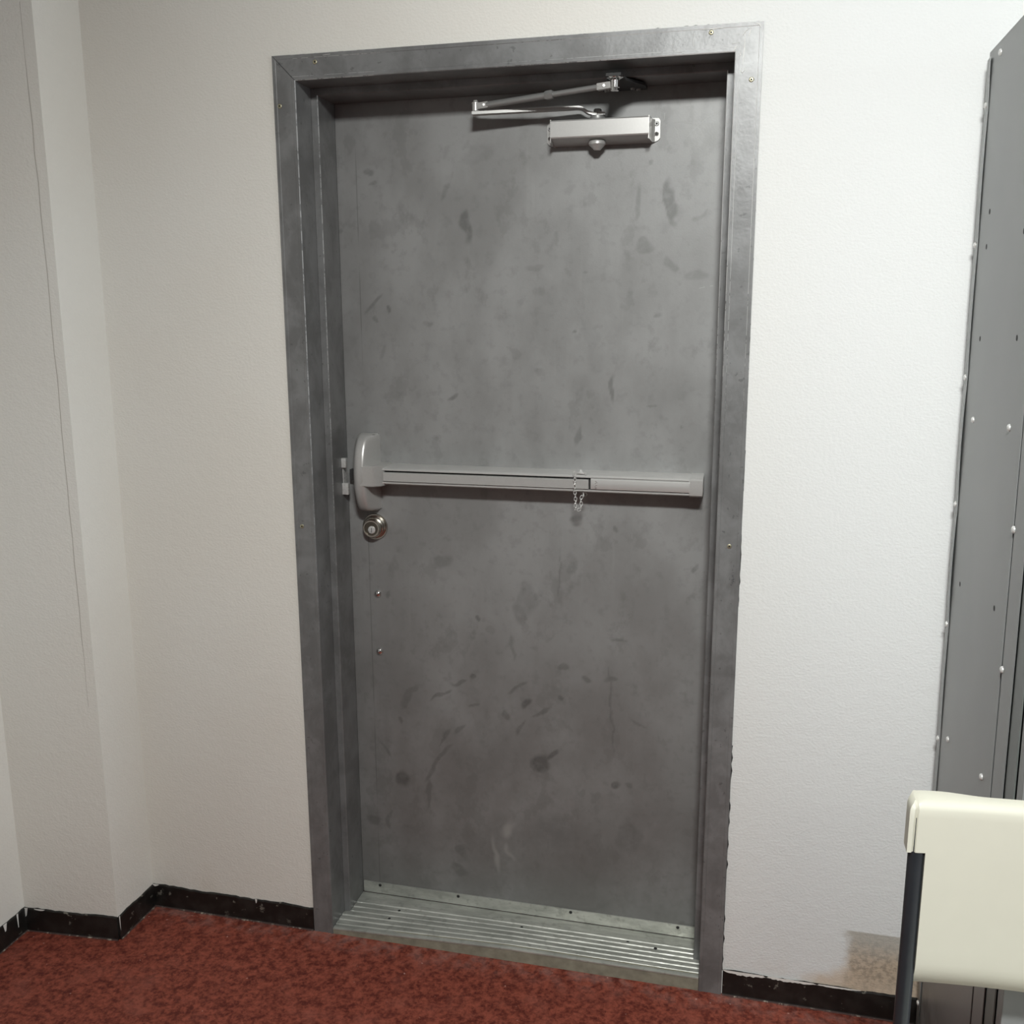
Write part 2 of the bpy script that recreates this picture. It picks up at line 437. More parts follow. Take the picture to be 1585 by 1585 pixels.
# baseboards
def baseboard(name, p0, p1, label, nrm, h=0.0625, chips=()):
    """p0 -> p1 along the wall, nrm = direction into the room"""
    p0, p1, n = Vector((*p0, 0)), Vector((*p1, 0)), Vector((*nrm, 0)).normalized()
    L = (p1 - p0).length
    d = (p1 - p0) / L
    bm = BM()
    k = max(2, int(L / 0.012))
    rows = []
    for i in range(k + 1):
        s = L * i / k
        hh = h + random.uniform(-.0012, .0014) + 0.0012 * math.sin(s * 37)
        q = p0 + d * s
        rows.append([bm.verts.new(q + n * a + Vector((0, 0, z))) for a, z in ((0.0, 0.0), (0.0065, 0.0), (0.0045, 0.004), (0.004, hh - 0.003), (0.0025, hh), (0.0, hh))])
    for a, c in zip(rows, rows[1:]):
        for j in range(6):
            bm.faces.new((a[j], a[(j + 1) % 6], c[(j + 1) % 6], c[j]))
    bm.faces.new(rows[0]); bm.faces.new(rows[-1])
    o = tag(obj(name, bm, M['base']), label, 'baseboard', None, 'structure')
    bm = BM()
    rows = []
    for i in range(k + 1):
        q = p0 + d * (L * i / k)
        wv = 0.0075 + random.uniform(0, .0022)
        rows.append([bm.verts.new(q + n * 0.0058 + Vector((0, 0, 0.0025))), bm.verts.new(q + n * wv + Vector((0, 0, 0.0006)))])
    for a, c in zip(rows, rows[1:]):
        bm.faces.new((a[0], a[1], c[1], c[0]))
    obj('caulk_line', bm, M['caulk'], o)
    # smeared wall paint along the upper edge
    bm = BM()
    for s, l, t in chips:
        q = p0 + d * s
        m = max(3, int(l / .004))
        rows = []
        for i in range(m + 1):
            e = math.sin(PI * i / m) ** .5
            z1 = h + .002
            z0 = z1 - .001 - t * e * random.uniform(.6, 1)
            qq = q + d * (l * i / m)
            rows.append([bm.verts.new(qq + n * .0047 + Vector((0, 0, z0))), bm.verts.new(qq + n * .0047 + Vector((0, 0, z1)))])
        for a, c in zip(rows, rows[1:]):
            bm.faces.new((a[0], a[1], c[1], c[0]))
    if chips:
        obj('paint_smear', bm, M['white_chip'], o)
    else:
        bm.free()
    return o
baseboard('baseboard_left', (CL, -2.6), (CL, CY1), 'black vinyl baseboard along the far left wall', (1, 0), chips=((2.35, .012, .03), (2.395, .006, .045)))
baseboard('baseboard_column', (CL, CY1), (CX, CY0), 'black vinyl baseboard across the front of the corner column', (0.07, -1), chips=((.0, .012, .03), (.03, .03, .004)))
baseboard('baseboard_column_side', (CX, CY0), (CX, 0), 'short black vinyl baseboard on the right side of the corner column', (1, 0), chips=((.0, .004, .045),))
baseboard('baseboard_back', (CX, 0), (-0.001, 0), 'black vinyl baseboard between the corner column and the door frame', (0, -1), chips=((.0, .02, .006), (.30, .006, .016)))
baseboard('baseboard_right', (1.018, 0), (5.0, 0), 'black vinyl baseboard on the wall right of the door', (0, -1), chips=((.0, .10, .009), (.09, .12, .007), (.20, .10, .004)))

# ------------------------------------------------------------------ door frame (trim_1)
FW, H, W = 0.0518, 2.080, 1.016
prof = [(FW, 0.0, 0), (FW, -.0045, 1), (FW - .0012, -.0055, 0), (FW - .0075, -.0055, 1), (FW - .0085, -.0048, 0), (0.0085, -.0048, 1), (0.0075, -.0055, 0), (0.0016, -.0055, 1), (0.0, -.0040, 0),
        (0.0, .069, 2), (0.0, .070, 0), (-.0145, .070, 1), (-.016, .0715, 0), (-.016, .158, 2), (-.016, .1595, 0), (0.0, .1595, 0), (0.0, .205, 0), (0.040, .205, 0), (0.040, 0.0, 0)]
# prof rows: (distance out from the opening edge, y, material of the face that follows)
b = BM()
st = []
for kx, kz in ((0, 0), (0, 1), (1, 1), (1, 0)):
    ring = []
    for wd, y, m in prof:
        x = FW - wd if kx == 0 else W - FW + wd
        z = 0.0 if kz == 0 else H - FW + wd
        ring.append(b.verts.new((x, y, z)))
    st.append(ring)
n = len(prof)
for a, c in zip(st, st[1:]):
    for j in range(n):
        f = b.faces.new((a[j], a[(j + 1) % n], c[(j + 1) % n], c[j]))
        f.material_index = 0 if (a is st[1] and prof[j][1] > .05 and prof[j][2] == 1) else prof[j][2]
b.faces.new(st[0]); b.faces.new(st[-1])
fr = struct('trim_1', b, [M['frame'], M['frame_worn'], M['seam']], 'grey painted metal door frame with chipped corners around the door', 'door frame')
# mitre seams
b = BM()
for x0, x1 in ((0.0008, FW - .001),):
    y = -.0057
    v = [b.verts.new(p) for p in ((x0, y, H - .0004), (x0 + .0012, y, H - .0004), (x1 + .0008, y, H - FW + .001), (x1 - .0008, y, H - FW + .001))]
    b.faces.new(v)
obj('mitre_seam', b, M['seam'], fr)
def screw(name, p, axis, r, parent, mat, hgt=0.0012, recess=0.42, seg=20):
    b = BM()
    lathe(b, p, axis, [(-.001, r * .8), (0, r), (hgt * .6, r * .96), (hgt, r * .8), (hgt, r * recess)], seg, 0)
    b2 = [(hgt * 1.02, r * recess * 1.02), (hgt * .9, 0)]
    lathe(b, p, axis, b2, 6, 1)
    return obj(name, b, [mat, M['black']], parent, True, 35)
for x, z in ((0.099, 2.0625), (0.0135, 1.979), (0.918, 2.0655), (0.9965, 1.977), (0.019, 1.0575), (0.992, 1.0615)):
    screw('screw', (x, -.0048, z), (0, -1, 0), 0.0048, fr, M['brass_screw'])
# dark ragged gap where the frame leaves the wall
b = BM()
def ragged(x, z0, z1, wmax, step=.012):
    rows, z = [], z0
    while z < z1:
        wv = max(0.0003, wmax * random.uniform(-.5, 1))
        rows.append([b.verts.new((x - .001, -.0006, z)), b.verts.new((x + wv, -.0006, z))])
        z += step * random.uniform(.5, 1.4)
    for a, c in zip(rows, rows[1:]):
        b.faces.new((a[0], a[1], c[1], c[0]))
ragged(W, .06, .62, .0032)
ragged(W, .93, 1.10, .0022)
ragged(W, 1.18, 1.27, .0016)
rows = []
x = .80
while x < .95:
    rows.append([b.verts.new((x, -.0006, H - .001)), b.verts.new((x, -.0006, H + max(.0003, .002 * random.uniform(-.4, 1))))])
    x += .008
for a, c in zip(rows, rows[1:]):
    b.faces.new((a[0], a[1], c[1], c[0]))
obj('ragged_gap', b, M['black'], fr)
# scratches on the frame corner
def ribbon(b, pts, w, y):
    P = [Vector((p[0], 0, p[1])) for p in pts]
    rows = []
    for i, p in enumerate(P):
        d = (P[min(i + 1, len(P) - 1)] - P[max(i - 1, 0)]).normalized()
        nn = Vector((-d.z, 0, d.x)) * w * (0.5 if i in (0, len(P) - 1) else 1) / 2
        rows.append([b.verts.new((p.x + nn.x, y, p.z + nn.z)), b.verts.new((p.x - nn.x, y, p.z - nn.z))])
    for a, c in zip(rows, rows[1:]):
        b.faces.new((a[0], a[1], c[1], c[0]))
b = BM()
yf = -.0060
for pts, wd in (([(.982, 2.062), (.9815, 2.04), (.980, 2.02), (.979, 2.004)], .0010), ([(.988, 2.068), (.980, 2.061), (.976, 2.055)], .0009), ([(.993, 2.070), (.990, 2.061), (.989, 2.052)], .0012),
                ([(.966, 2.038), (.963, 2.033), (.961, 2.030)], .0016), ([(.972, 2.0445), (.958, 2.043)], .0007), ([(.979, 2.0), (.976, 1.993), (.979, 1.99), (.984, 1.9965)], .0009),
                ([(.886, 2.066), (.885, 2.05), (.886, 2.042)], .0006), ([(.940, 2.072), (.920, 2.0715), (.900, 2.0715)], .0012), ([(1.000, 2.076), (1.006, 2.075), (1.010, 2.07)], .0018), ([(.973, 2.0265), (.974, 2.022), (.971, 2.021)], .0016),
                ([(.86, 2.060), (.845, 2.048), (.85, 2.035), (.87, 2.032)], .0004), ([(.118, 2.0745), (.135, 2.0755)], .0010)):
    ribbon(b, pts, wd, yf)
obj('scratch_marks', b, M['white_chip'], fr)
# faint handwritten ink marks on the right jamb
b = BM()
T = Vector((1.0005, 0, 1.005))
for s in (((0, 0), (.0035, .001)), ((-.001, -.005), (.004, -.006)), ((.0, -.006), (.0, -.0085), (.004, -.009)), ((.001, -.0125), (.0045, -.013), (.003, -.0155), (-.001, -.0155)), ((-.0005, -.0185), (.003, -.0185), (.005, -.020)),
          ((-.001, -.0225), (.0015, -.0215), (.002, -.0235)), ((-.003, -.0245), (-.001, -.0275), (.001, -.025)), ((-.0045, -.010), (-.0055, -.0115)), ((-.006, -.0145), (-.0045, -.0135), (-.0055, -.016)), ((.0005, .004), (.0005, .009)), ((.0025, .012), (.0025, .018))):
    ribbon(b, [(T.x + p[0], T.z + p[1]) for p in s], .0010, yf)
obj('handwriting', b, M['ink'], fr)
# strike plate clips on the left stop, beside the latch
st_ = BM()
box(st_, .0676, .0690, .128, .157, 1.118, 1.196, .0003)
box(st_, .0676, .0790, .122, .134, 1.178, 1.201, .0008)
box(st_, .0676, .0830, .122, .134, 1.112, 1.140, .0008)
obj('strike_plate', st_, M['zinc'], fr, True, 30)

# ------------------------------------------------------------------ threshold (trim_2) and sill strip (trim_3)
def zf(x):
    return 0.016 + 0.018 * min(1, max(0, (x - .05) / .45))
b = BM()
xs = [FW + .0005 + (W - 2 * FW - .001) * i / 24 for i in range(25)]
rows = []
for x in xs:
    z1 = zf(x)
    rows.append([b.verts.new(p) for p in ((x, -.004, 0), (x, -.0055, z1 - .001), (x, .012, z1 - .001), (x, .012, 0))])
for a, c in zip(rows, rows[1:]):
    for j in range(4):
        b.faces.new((a[j], a[(j + 1) % 4], c[(j + 1) % 4], c[j]))
b.faces.new(rows[0]); b.faces.new(rows[-1])
struct('trim_3', b, M['sill'], 'dusty sill strip under the front edge of the aluminium threshold', 'sill')
b = BM()
pro = []
y0, y1 = -.0065, .158
pro.append((y0, -.003)); pro.append((y0, 0.0)); pro.append((y0 + .006, .0015))
yy = y0 + .012
for k in range(6):
    pro += [(yy, .0015), (yy + .002, -.0006), (yy + .0065, -.0006), (yy + .0085, .0015), (yy + .016, .0017)]
    yy += .0195
pro += [(y1 - .022, .002), (y1 - .02, .002), (y1, .001)]
rows = []
xs = [FW + .0008 + (W - 2 * FW - .0016) * i / 20 for i in range(21)]
for x in xs:
    rr = []
    for y, dz in pro:
        f = (y - y0) / (y1 - y0)
        z = zf(x) * (1 - f) + .0185 * f + dz
        xx = x
        if y > .0695:   # notched round the stops
            xx = min(max(x, FW + .0165), W - FW - .0165)
        rr.append(b.verts.new((xx, y, z)))
    rr.append(b.verts.new((xx, y1, .001)))
    rr.append(b.verts.new((x, .0125, .001)))
    rr.append(b.verts.new((x, .0125, zf(x) - .0045)))
    rows.append(rr)
for a, c in zip(rows, rows[1:]):
    for j in range(len(a)):
        b.faces.new((a[j], a[(j + 1) % len(a)], c[(j + 1) % len(a)], c[j]))
b.faces.new(rows[0]); b.faces.new(rows[-1])
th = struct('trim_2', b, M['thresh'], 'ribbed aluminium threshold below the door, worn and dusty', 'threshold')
for x, y in ((.193, .096), (.180, .058), (.520, .096), (.787, .100), (.856, .090)):
    f = (y - y0) / (y1 - y0)
    screw('screw', (x, y, zf(x) * (1 - f) + .0185 * f + .0008), (0, 0, 1), .0042, th, M['seam'], .001)

# ------------------------------------------------------------------ door_1
D = 0.1614
import numpy as np
b = BM()
dx0, dx1, dz0, dz1 = FW + .003, W - FW - .003, .0205, H - FW - .003
NX, NZ = 270, 600
gx = np.linspace(dx0, dx1, NX + 1)
gz = np.linspace(dz0, dz1, NZ + 1)
grid = [[b.verts.new((float(x), D, float(z))) for z in gz] for x in gx]
for i in range(NX):
    for j in range(NZ):
        b.faces.new((grid[i][j], grid[i + 1][j], grid[i + 1][j + 1], grid[i][j + 1]))
bk = [[b.verts.new((x, D + .044, z)) for z in (dz0, dz1)] for x in (dx0, dx1)]
b.faces.new((bk[0][0], bk[0][1], bk[1][1], bk[1][0]))
b.faces.new([grid[i][0] for i in range(NX + 1)] + [bk[1][0], bk[0][0]])
b.faces.new([grid[i][NZ] for i in range(NX + 1)] + [bk[1][1], bk[0][1]])
b.faces.new([grid[0][j] for j in range(NZ + 1)] + [bk[0][1], bk[0][0]])
b.faces.new([grid[NX][j] for j in range(NZ + 1)] + [bk[1][1], bk[1][0]])
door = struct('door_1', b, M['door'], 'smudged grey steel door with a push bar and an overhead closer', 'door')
rs = np.random.RandomState(3)
def warp():
    out = np.zeros((NX + 1, NZ + 1))
    for k in range(26):
        f = 2 * PI * 10 ** rs.uniform(.7, 1.75)
        a = rs.uniform(0, 2 * PI)
        out += np.sin(f * (math.cos(a) * gx[:, None] + math.sin(a) * gz[None, :]) + rs.uniform(0, 6.28)) * (30 / f) ** .8
    return out / 6
wx_, wz_ = warp(), warp()
def stain_mask(lst, inner, edge):
    acc = np.zeros((NX + 1, NZ + 1))
    for (x, z, rx, rz, r, s) in lst:
        k = .009 if min(rx, rz) < .005 else .020
        ddx = gx[:, None] + wx_ * k - x
        ddz = gz[None, :] + wz_ * k - z
        a = math.radians(r)
        u = (ddx * math.cos(a) + ddz * math.sin(a)) / (rx * 1.1)
        v = (-ddx * math.sin(a) + ddz * math.cos(a)) / (rz * 1.1)
        inn = .1 if rx > .05 else inner
        m = np.clip((edge - np.sqrt(u * u + v * v)) / (edge - inn), 0, 1)
        acc = np.maximum(acc, s * m * m * (3 - 2 * m))
    return acc
for nm, mk in (('grease', stain_mask(DARK, .62, 1.1)), ('pale', stain_mask(LIGHT, .2, 1.1))):
    at = door.data.attributes.new(nm, 'FLOAT', 'POINT')
    val = np.zeros(len(door.data.vertices), dtype=np.float32)
    val[:(NX + 1) * (NZ + 1)] = mk.ravel()
    at.data.foreach_set('value', val)
b = BM()
for pts, wd in (([(.818, 1.944), (.818, 1.957)], .0010), ([(.835, 1.935), (.855, 1.938), (.875, 1.935), (.892, 1.922), (.900, 1.91)], .0004), ([(.86, 1.90), (.885, 1.925), (.91, 1.945), (.93, 1.952)], .0004),
                ([(.838, 1.93), (.846, 1.92), (.85, 1.905)], .0005), ([(.903, 1.594), (.915, 1.597)], .0014), ([(.926, 1.5985), (.9325, 1.599)], .0014), ([(.70, 1.869), (.703, 1.866)], .001), ([(.80, 1.955), (.81, 1.94)], .0006),
                ([(.556, 1.905), (.566, 1.91)], .0008), ([(.568, 1.93), (.572, 1.915)], .0006)):
    ribbon(b, pts, wd, D - .0004)
obj('scratch_marks', b, M['scratch'], door)

# bottom sweep strip
b = BM()
box(b, .0705, .9455, D - .0045, D, .0215, .0515, .0006)
sw = obj('door_sweep', b, M['thresh'], door)
sw['label'] = 'aluminium strip along the foot of the door'
for x in (.117, .335, .634, .904):
    screw('screw', (x, D - .0045, .0455), (0, -1, 0), .0042, sw, M['seam'], .0014)
# chrome dome bolts
for z in (.855, .703):
    b = BM()
    lathe(b, (.1355, D, z), (0, -1, 0), [(0, .0093), (.0012, .0093), (.003, .0086), (.0055, .0062), (.0068, .0032), (.0072, 0)], 28)
    o = obj('dome_bolt', b, M['chrome'], door, True)
    o['label'] = 'chrome dome bolt'
# deadbolt cylinder
b = BM()
lathe(b, (.1345, D, 1.0275), (0, -1, 0), [(0, .0325), (.003, .0325), (.0045, .0315), (.0045, .0295), (.0075, .0290), (.0095, .0265), (.0165, .0262), (.0180, .0240), (.0180, .0232), (.0265, .0222), (.0285, .0205), (.0285, .0175), (.0262, .0170), (.0262, 0)], 48)
dc = obj('deadbolt_cylinder', b, M['nickel'], door, True, 28)
dc['label'] = 'satin nickel deadbolt cylinder'
b = BM()
lathe(b, (.1355, D - .0262, 1.0245), (0, -1, 0), [(0, .0095), (.002, .0093), (.0024, .0085), (.0024, 0)], 28)
pl = obj('key_plug', b, M['zinc'], dc, True, 30)
b = BM()
lathe(b, (.1345, D - .0262, 1.0275), (0, -1, 0), [(0, .0168), (.0003, .0168), (.0003, 0)], 32)
obj('cylinder_face', b, M['face'], dc)
b = BM()
box(b, .1348, .1363, D - .0291, D - .0285, 1.0185, 1.0300)
obj('keyway', b, M['black'], dc)

# ---- push bar
def xprism(bm, pts, x0, x1, mi=0):
    prism(bm, pts, lambda y, z, t: (t, y, z), x0, x1, mi)
b = BM()
xprism(b, [(D, 1.1870), (.1075, 1.1850), (.1035, 1.1835), (.1010, 1.1805), (.1010, 1.1785), (.1120, 1.1785), (.1120, 1.1510), (.1010, 1.1510), (.1010, 1.1475), (.1035, 1.1455), (.1075, 1.1445), (D, 1.1430)], .178, .9275)
pb = obj('panic_bar', b, M['alu'], door, True, 20)
pb['label'] = 'brushed aluminium push bar across the door'
b = BM()
box(b, .178, .90, .1110, .1118, 1.1512, 1.1783)
obj('bar_recess', b, M['black'], pb)
b = BM()
xprism(b, [(.1110, 1.1742), (.1005, 1.1742), (.0985, 1.1724), (.0985, 1.1535), (.0990, 1.1528), (.1110, 1.1528)], .1835, .6755)
obj('push_pad', b, M['silver'], pb, True, 25)
b = BM()
xprism(b, [(.1110, 1.1780), (.1000, 1.1775), (.0975, 1.1745), (.0968, 1.1680), (.0970, 1.1570), (.0985, 1.1532), (.1110, 1.1525)], .6805, .9005)
bc = obj('bar_cover', b, M['alu'], pb, True, 25)
# tiny raised marks, too small to read
b = BM()
for z, wdx, sh in ((1.1715, .0035, 0), (1.1690, .0050, .0010), (1.1665, .0030, -.0008), (1.1625, .0050, 0), (1.1595, .0030, -.0010), (1.1575, .0035, .0008), (1.1555, .0030, 0)):
    box(b, .6905 + sh, .6905 + sh + wdx, .0962, .0972, z - .0005, z + .0005, .0002)
obj('embossed_marks', b, M['chrome'], bc, True, 30)
b = BM()
xprism(b, [(D, 1.1878), (.1080, 1.1862), (.1025, 1.1845), (.0990, 1.1805), (.0985, 1.1700), (.0985, 1.1560), (.0995, 1.1470), (.1035, 1.1440), (.1080, 1.1428), (D, 1.1420)], .8990, .9290)
bmesh.ops.bevel(b, geom=[e for e in b.edges if abs(e.verts[0].co.x - e.verts[1].co.x) < 1e-6], offset=.0012, segments=2, affect='EDGES')
obj('end_cap', b, M['silver'], pb, True, 30)

# ---- head case: arched body, with a square sleeve that takes the bar
b = BM()
zt, zb, zm = 1.2600, 1.0720, 1.1640
N = 30
rows = []
for i in range(N + 1):
    s = i / N
    z = zt + (zb - zt) * s
    u = (z - (zt + zb) / 2) / ((zt - zb) / 2)
    dep = .033 + .045 * math.sqrt(max(0, 1 - (abs(u) * .985) ** 2.0))
    if i in (0, N):
        dep = .029
    fl, frt = .1150, .1415          # front left / right
    bl, br = .1060, .1535           # base
    nar = .0035 * abs(u) ** 4
    ye = D - dep
    row = [(bl + nar, D), (bl + nar, D - dep * .35), (bl + .001 + nar, D - dep * .75), (fl - .003 + nar, ye + .0075), (fl + nar, ye + .003), (fl + .005, ye + .0006), (fl + .012, ye), (frt - .008, ye), (frt - .0035, ye + .001), (frt - .0005, ye + .0045), (frt + .0018, ye + .010), (br - .0015, D - .006), (br, D)]
    rows.append([b.verts.new((x, y, z)) for x, y in row])
for a, c in zip(rows, rows[1:]):
    for j in range(len(a) - 1):
        b.faces.new((a[j], a[j + 1], c[j + 1], c[j]))
    b.faces.new((a[-1], a[0], c[0], c[-1]))
b.faces.new(rows[0]); b.faces.new(rows[-1])
bmesh.ops.bevel(b, geom=[e for e in b.edges if len(e.link_faces) == 2 and abs(e.verts[0].co.z - e.verts[1].co.z) < 1e-7 and (abs(e.verts[0].co.z - zt) < 1e-6 or abs(e.verts[0].co.z - zb) < 1e-6)], offset=.003, segments=3, affect='EDGES')
hc = obj('head_case', b, M['silver'], pb, True, 50)
hc['label'] = 'arched silver latch housing'
b = BM()
prism(b, [(.1300, D), (.1300, .0845), (.1585, .0845), (.1625, .0855), (.1648, .0880), (.1835, .1040), (.1842, .1070), (.1842, D)], lambda x, y, t: (x, y, t), 1.1405, 1.1895)
bmesh.ops.bevel(b, geom=[e for e in b.edges if abs(e.verts[0].co.z - e.verts[1].co.z) < 1e-6], offset=.0015, segments=2, affect='EDGES')
obj('bar_sleeve', b, M['silver'], hc, True, 40)
b = BM()
box(b, .0800, .1070, .140, .158, 1.145, 1.172, .002)
obj('latch_bolt', b, M['seam'], hc, True, 30)

# ---- overhead closer
b = BM()
xprism(b, [(D, 1.9460), (D - .036, 1.9455), (.1080, 1.9430), (.1055, 1.9400), (.1055, 1.9090), (.1070, 1.9065), (D - .010, 1.8975), (D, 1.8975)], .5830, .7915)
cl = obj('door_closer', b, M['silver'], door, True, 25)
cl['label'] = 'silver overhead closer body'
for xa, xb, sg in ((.7905, .8105, 1), (.5840, .5655, -1)):
    b = BM()
    pts = [(xa, 1.9470), (xb - sg * .004, 1.9470), (xb, 1.9420), (xb, 1.9070), (xb - sg * .004, 1.9020), (xa, 1.8960)]
    prism(b, pts, lambda x, z, t: (x, t, z), D - .0035, D)
    prism(b, [(xa, D), (xa, .1065), (xa + sg * .0018, .1065), (xa + sg * .0040, D - .010), (xa + sg * .010, D - .002), (xa + sg * .010, D)], lambda x, y, t: (x, y, t), 1.8985, 1.9445)
    e = obj('end_plate', b, M['silver'], cl, True, 25)
    screw('screw', (xa + sg * .0125, D - .0035, 1.9355), (0, -1, 0), .0050, cl, M['arm'], .002)
    screw('screw', (xa + sg * .0125, D - .0035, 1.9150), (0, -1, 0), .0046, cl, M['chrome'], .002, .3)
b = BM()
lathe(b, (.680, .131, 1.9015), (0, 0, -1), [(0, .0165), (.004, .0182), (.007, .0180), (.0165, .0085), (.0185, .0068), (.0190, 0)], 32)
obj('pinion_cap', b, M['silver'], cl, True, 30)
b = BM()
lathe(b, (.680, .131, 1.9440), (0, 0, 1), [(0, .0150), (.004, .0160), (.008, .0150), (.008, .0085), (.020, .0085), (.0220, .0070), (.0225, 0)], 28)
obj('pinion_shaft', b, M['arm'], cl, True, 30)
# lower arm: flat bar with a step down at the shaft
b = BM()
def flatbar(bm, pts, w, t):
    rows = []
    P = [Vector(p) for p in pts]
    for i, p in enumerate(P):
        d = P[min(i + 1, len(P) - 1)] - P[max(i - 1, 0)]
        s = Vector((0, 0, 1)).cross(d).normalized() * w / 2
        ww = w
        rows.append([bm.verts.new(p + s + Vector((0, 0, t / 2))), bm.verts.new(p - s + Vector((0, 0, t / 2))), bm.verts.new(p - s - Vector((0, 0, t / 2))), bm.verts.new(p + s - Vector((0, 0, t / 2)))])
    for a, c in zip(rows, rows[1:]):
        for j in range(4):
            bm.faces.new((a[j], a[(j + 1) % 4], c[(j + 1) % 4], c[j]))
    bm.faces.new(rows[0]); bm.faces.new(rows[-1])
E = Vector((.4200, .100, 1.9635))
FP = Vector((.7300, .028, 1.9900))
flatbar(b, [(.6960, .1340, 1.9560), (.6700, .1310, 1.9560), (.6580, .1295, 1.9600), (.6470, .1280, 1.9675), (.6400, .1270, 1.9690), (.53, .1140, 1.9665), (E.x - .007, E.y - .001, E.z)], .0190, .0058)
obj('lower_arm', b, M['silver'], cl, True, 25)
b = BM()
lathe(b, (E.x, E.y, E.z + .0025), (0, 0, 1), [(0, .0085), (.002, .0090), (.003, .0075), (.0175, .0075), (.0175, .0085), (.0195, .0085), (.0215, .005), (.0245, .004), (.0250, 0)], 24)
obj('elbow_pivot', b, M['silver'], cl, True, 30)
# upper rod
A0 = Vector((E.x, E.y, E.z + .014))
dv = (FP - A0)
dn = dv.normalized()
def along(t): return A0 + dv * t
b = BM()
tube(b, [along(.09), along(.53)], .0068, 18)
tube(b, [along(.52), along(.535), along(.56), along(.575)], [.0085, .0095, .0095, .0085], 6)
tube(b, [along(.56), along(.90)], .0056, 16)
obj('upper_rod', b, M['arm'], cl, True, 35)
b = BM()
def clevis(b, p0, p1, w, h):
    d = (p1 - p0).normalized()
    s = Vector((0, 0, 1)).cross(d).normalized()
    u = d.cross(s)
    vs = []
    for p in (p0, p1):
        vs.append([b.verts.new(p + s * w * a / 2 + u * h * c / 2) for a, c in ((1, 1), (-1, 1), (-1, -1), (1, -1))])
    for j in range(4):
        b.faces.new((vs[0][j], vs[0][(j + 1) % 4], vs[1][(j + 1) % 4], vs[1][j]))
    b.faces.new(vs[0]); b.faces.new(vs[1])
clevis(b, along(.015), along(.10), .011, .0125)
clevis(b, along(.885), along(.985), .011, .0125)
lathe(b, along(.065) + Vector((0, -.0058, 0)), (0.2, -1, 0), [(0, .0032), (.001, .0030), (.0015, 0)], 14)
lathe(b, along(.93) + Vector((0, -.0058, 0)), (0.2, -1, 0), [(0, .0032), (.001, .0030), (.0015, 0)], 14)
obj('rod_clevis', b, M['silver'], cl, True, 30)
b = BM()
lathe(b, (FP.x, FP.y, FP.z - .013), (0, 0, 1), [(0, .006), (.001, .0082), (.006, .0085), (.007, .0098), (.0200, .0098), (.0215, .0085)], 28)
lathe(b, (FP.x, FP.y, FP.z + .0085), (0, 0, 1), [(0, .0085), (.004, .0175), (.006, .0180), (.0085, .0175), (.009, .010)], 6)
obj('foot_pivot', b, M['chrome'], cl, True, 30)
b = BM()
prism(b, [(FP.x - .016, FP.y - .016), (FP.x + .014, FP.y - .016), (FP.x + .020, .060), (.782, .112), (.782, .150), (.690, .150), (.690, .118), (FP.x - .020, .085)], lambda x, y, t: (x, y, t), 2.0030, 2.0085)
fp = obj('foot_plate', b, M['seam'], cl, True, 25)
fp['label'] = 'dark foot plate under the frame head'
for x, y in ((.698, .135), (.706, .130), (.754, .128), (.765, .138)):
    screw('screw', (x, y, 2.003), (0, 0, -1), .0052, cl, M['arm'], .004)

# ------------------------------------------------------------------ chain hanging over the bar, with its little key
ch = tag(empty('jack_chain', (.648, .092, 1.19)), 'short bright chain looped over the push bar with a small key', 'chain')
def P(x, y, z): return (x - .648, y - .092, z - 1.19)
b = BM()
RR = .0033
rr = .00085
def linkmesh():
    bm = BM()
    pts = []
    n = 14
    for k in range(n + 1):
        a = 2 * PI * k / n
        pts.append((math.cos(a) * .0031, 0, math.sin(a) * .0050))
    tube(bm, pts, rr, 6)
    return bm
l0 = obj('chain_link', linkmesh(), M['zinc'], ch, True)
path = []
z = 1.1885
for i in range(12):
    path.append((.6445 + .0006 * math.sin(i) + i * .0003, .0925, z))
    z -= .0073
for i, p in enumerate(((.6555, .0935, 1.1060), (.6590, .0945, 1.1125), (.6600, .0955, 1.1195), (.6590, .0965, 1.1265), (.6600, .098, 1.1335), (.6640, .0995, 1.1395))):
    path.append(p)
for i, p in enumerate(path):
    o = l0 if i == 0 else l0.copy()
    if i: COL.objects.link(o)
    o.parent = ch
    o.location = P(*p)
    nx = path[min(i + 1, len(path) - 1)]; pv = path[max(i - 1, 0)]
    o.rotation_euler = (0, math.atan2(nx[0] - pv[0], nx[2] - pv[2]), (PI / 2 if i % 2 else 0) + .4)
b = BM()
lathe(b, P(.6560, .1130, 1.1868), (0, 0, 1), [(0, .0055), (.0015, .006), (.003, .004), (.0075, .0032), (.0085, 0)], 14)
box(b, *(lambda c: (c[0] - .0095, c[0] + .0105, c[1] - .002, c[1] + .002, c[2], c[2] + .003))(P(.6560, .1050, 1.1862)), .0008)
tube(b, [P(.6445, .098, 1.188), P(.648, .101, 1.1905), P(.652, .106, 1.1905)], .0008, 6)
tube(b, [P(.664, .106, 1.1885), P(.6675, .103, 1.190), P(.6705, .100, 1.1875), P(.668, .0985, 1.185)], .0009, 6)
obj('dogging_key', b, M['zinc'], ch, True, 30)
b = BM()
tube(b, [P(.6685 + math.cos(a * PI / 6) * .004, .0985, 1.1405 + math.sin(a * PI / 6) * .004) for a in range(13)], .0006, 6)
obj('split_ring', b, M['nickel'], ch, True)

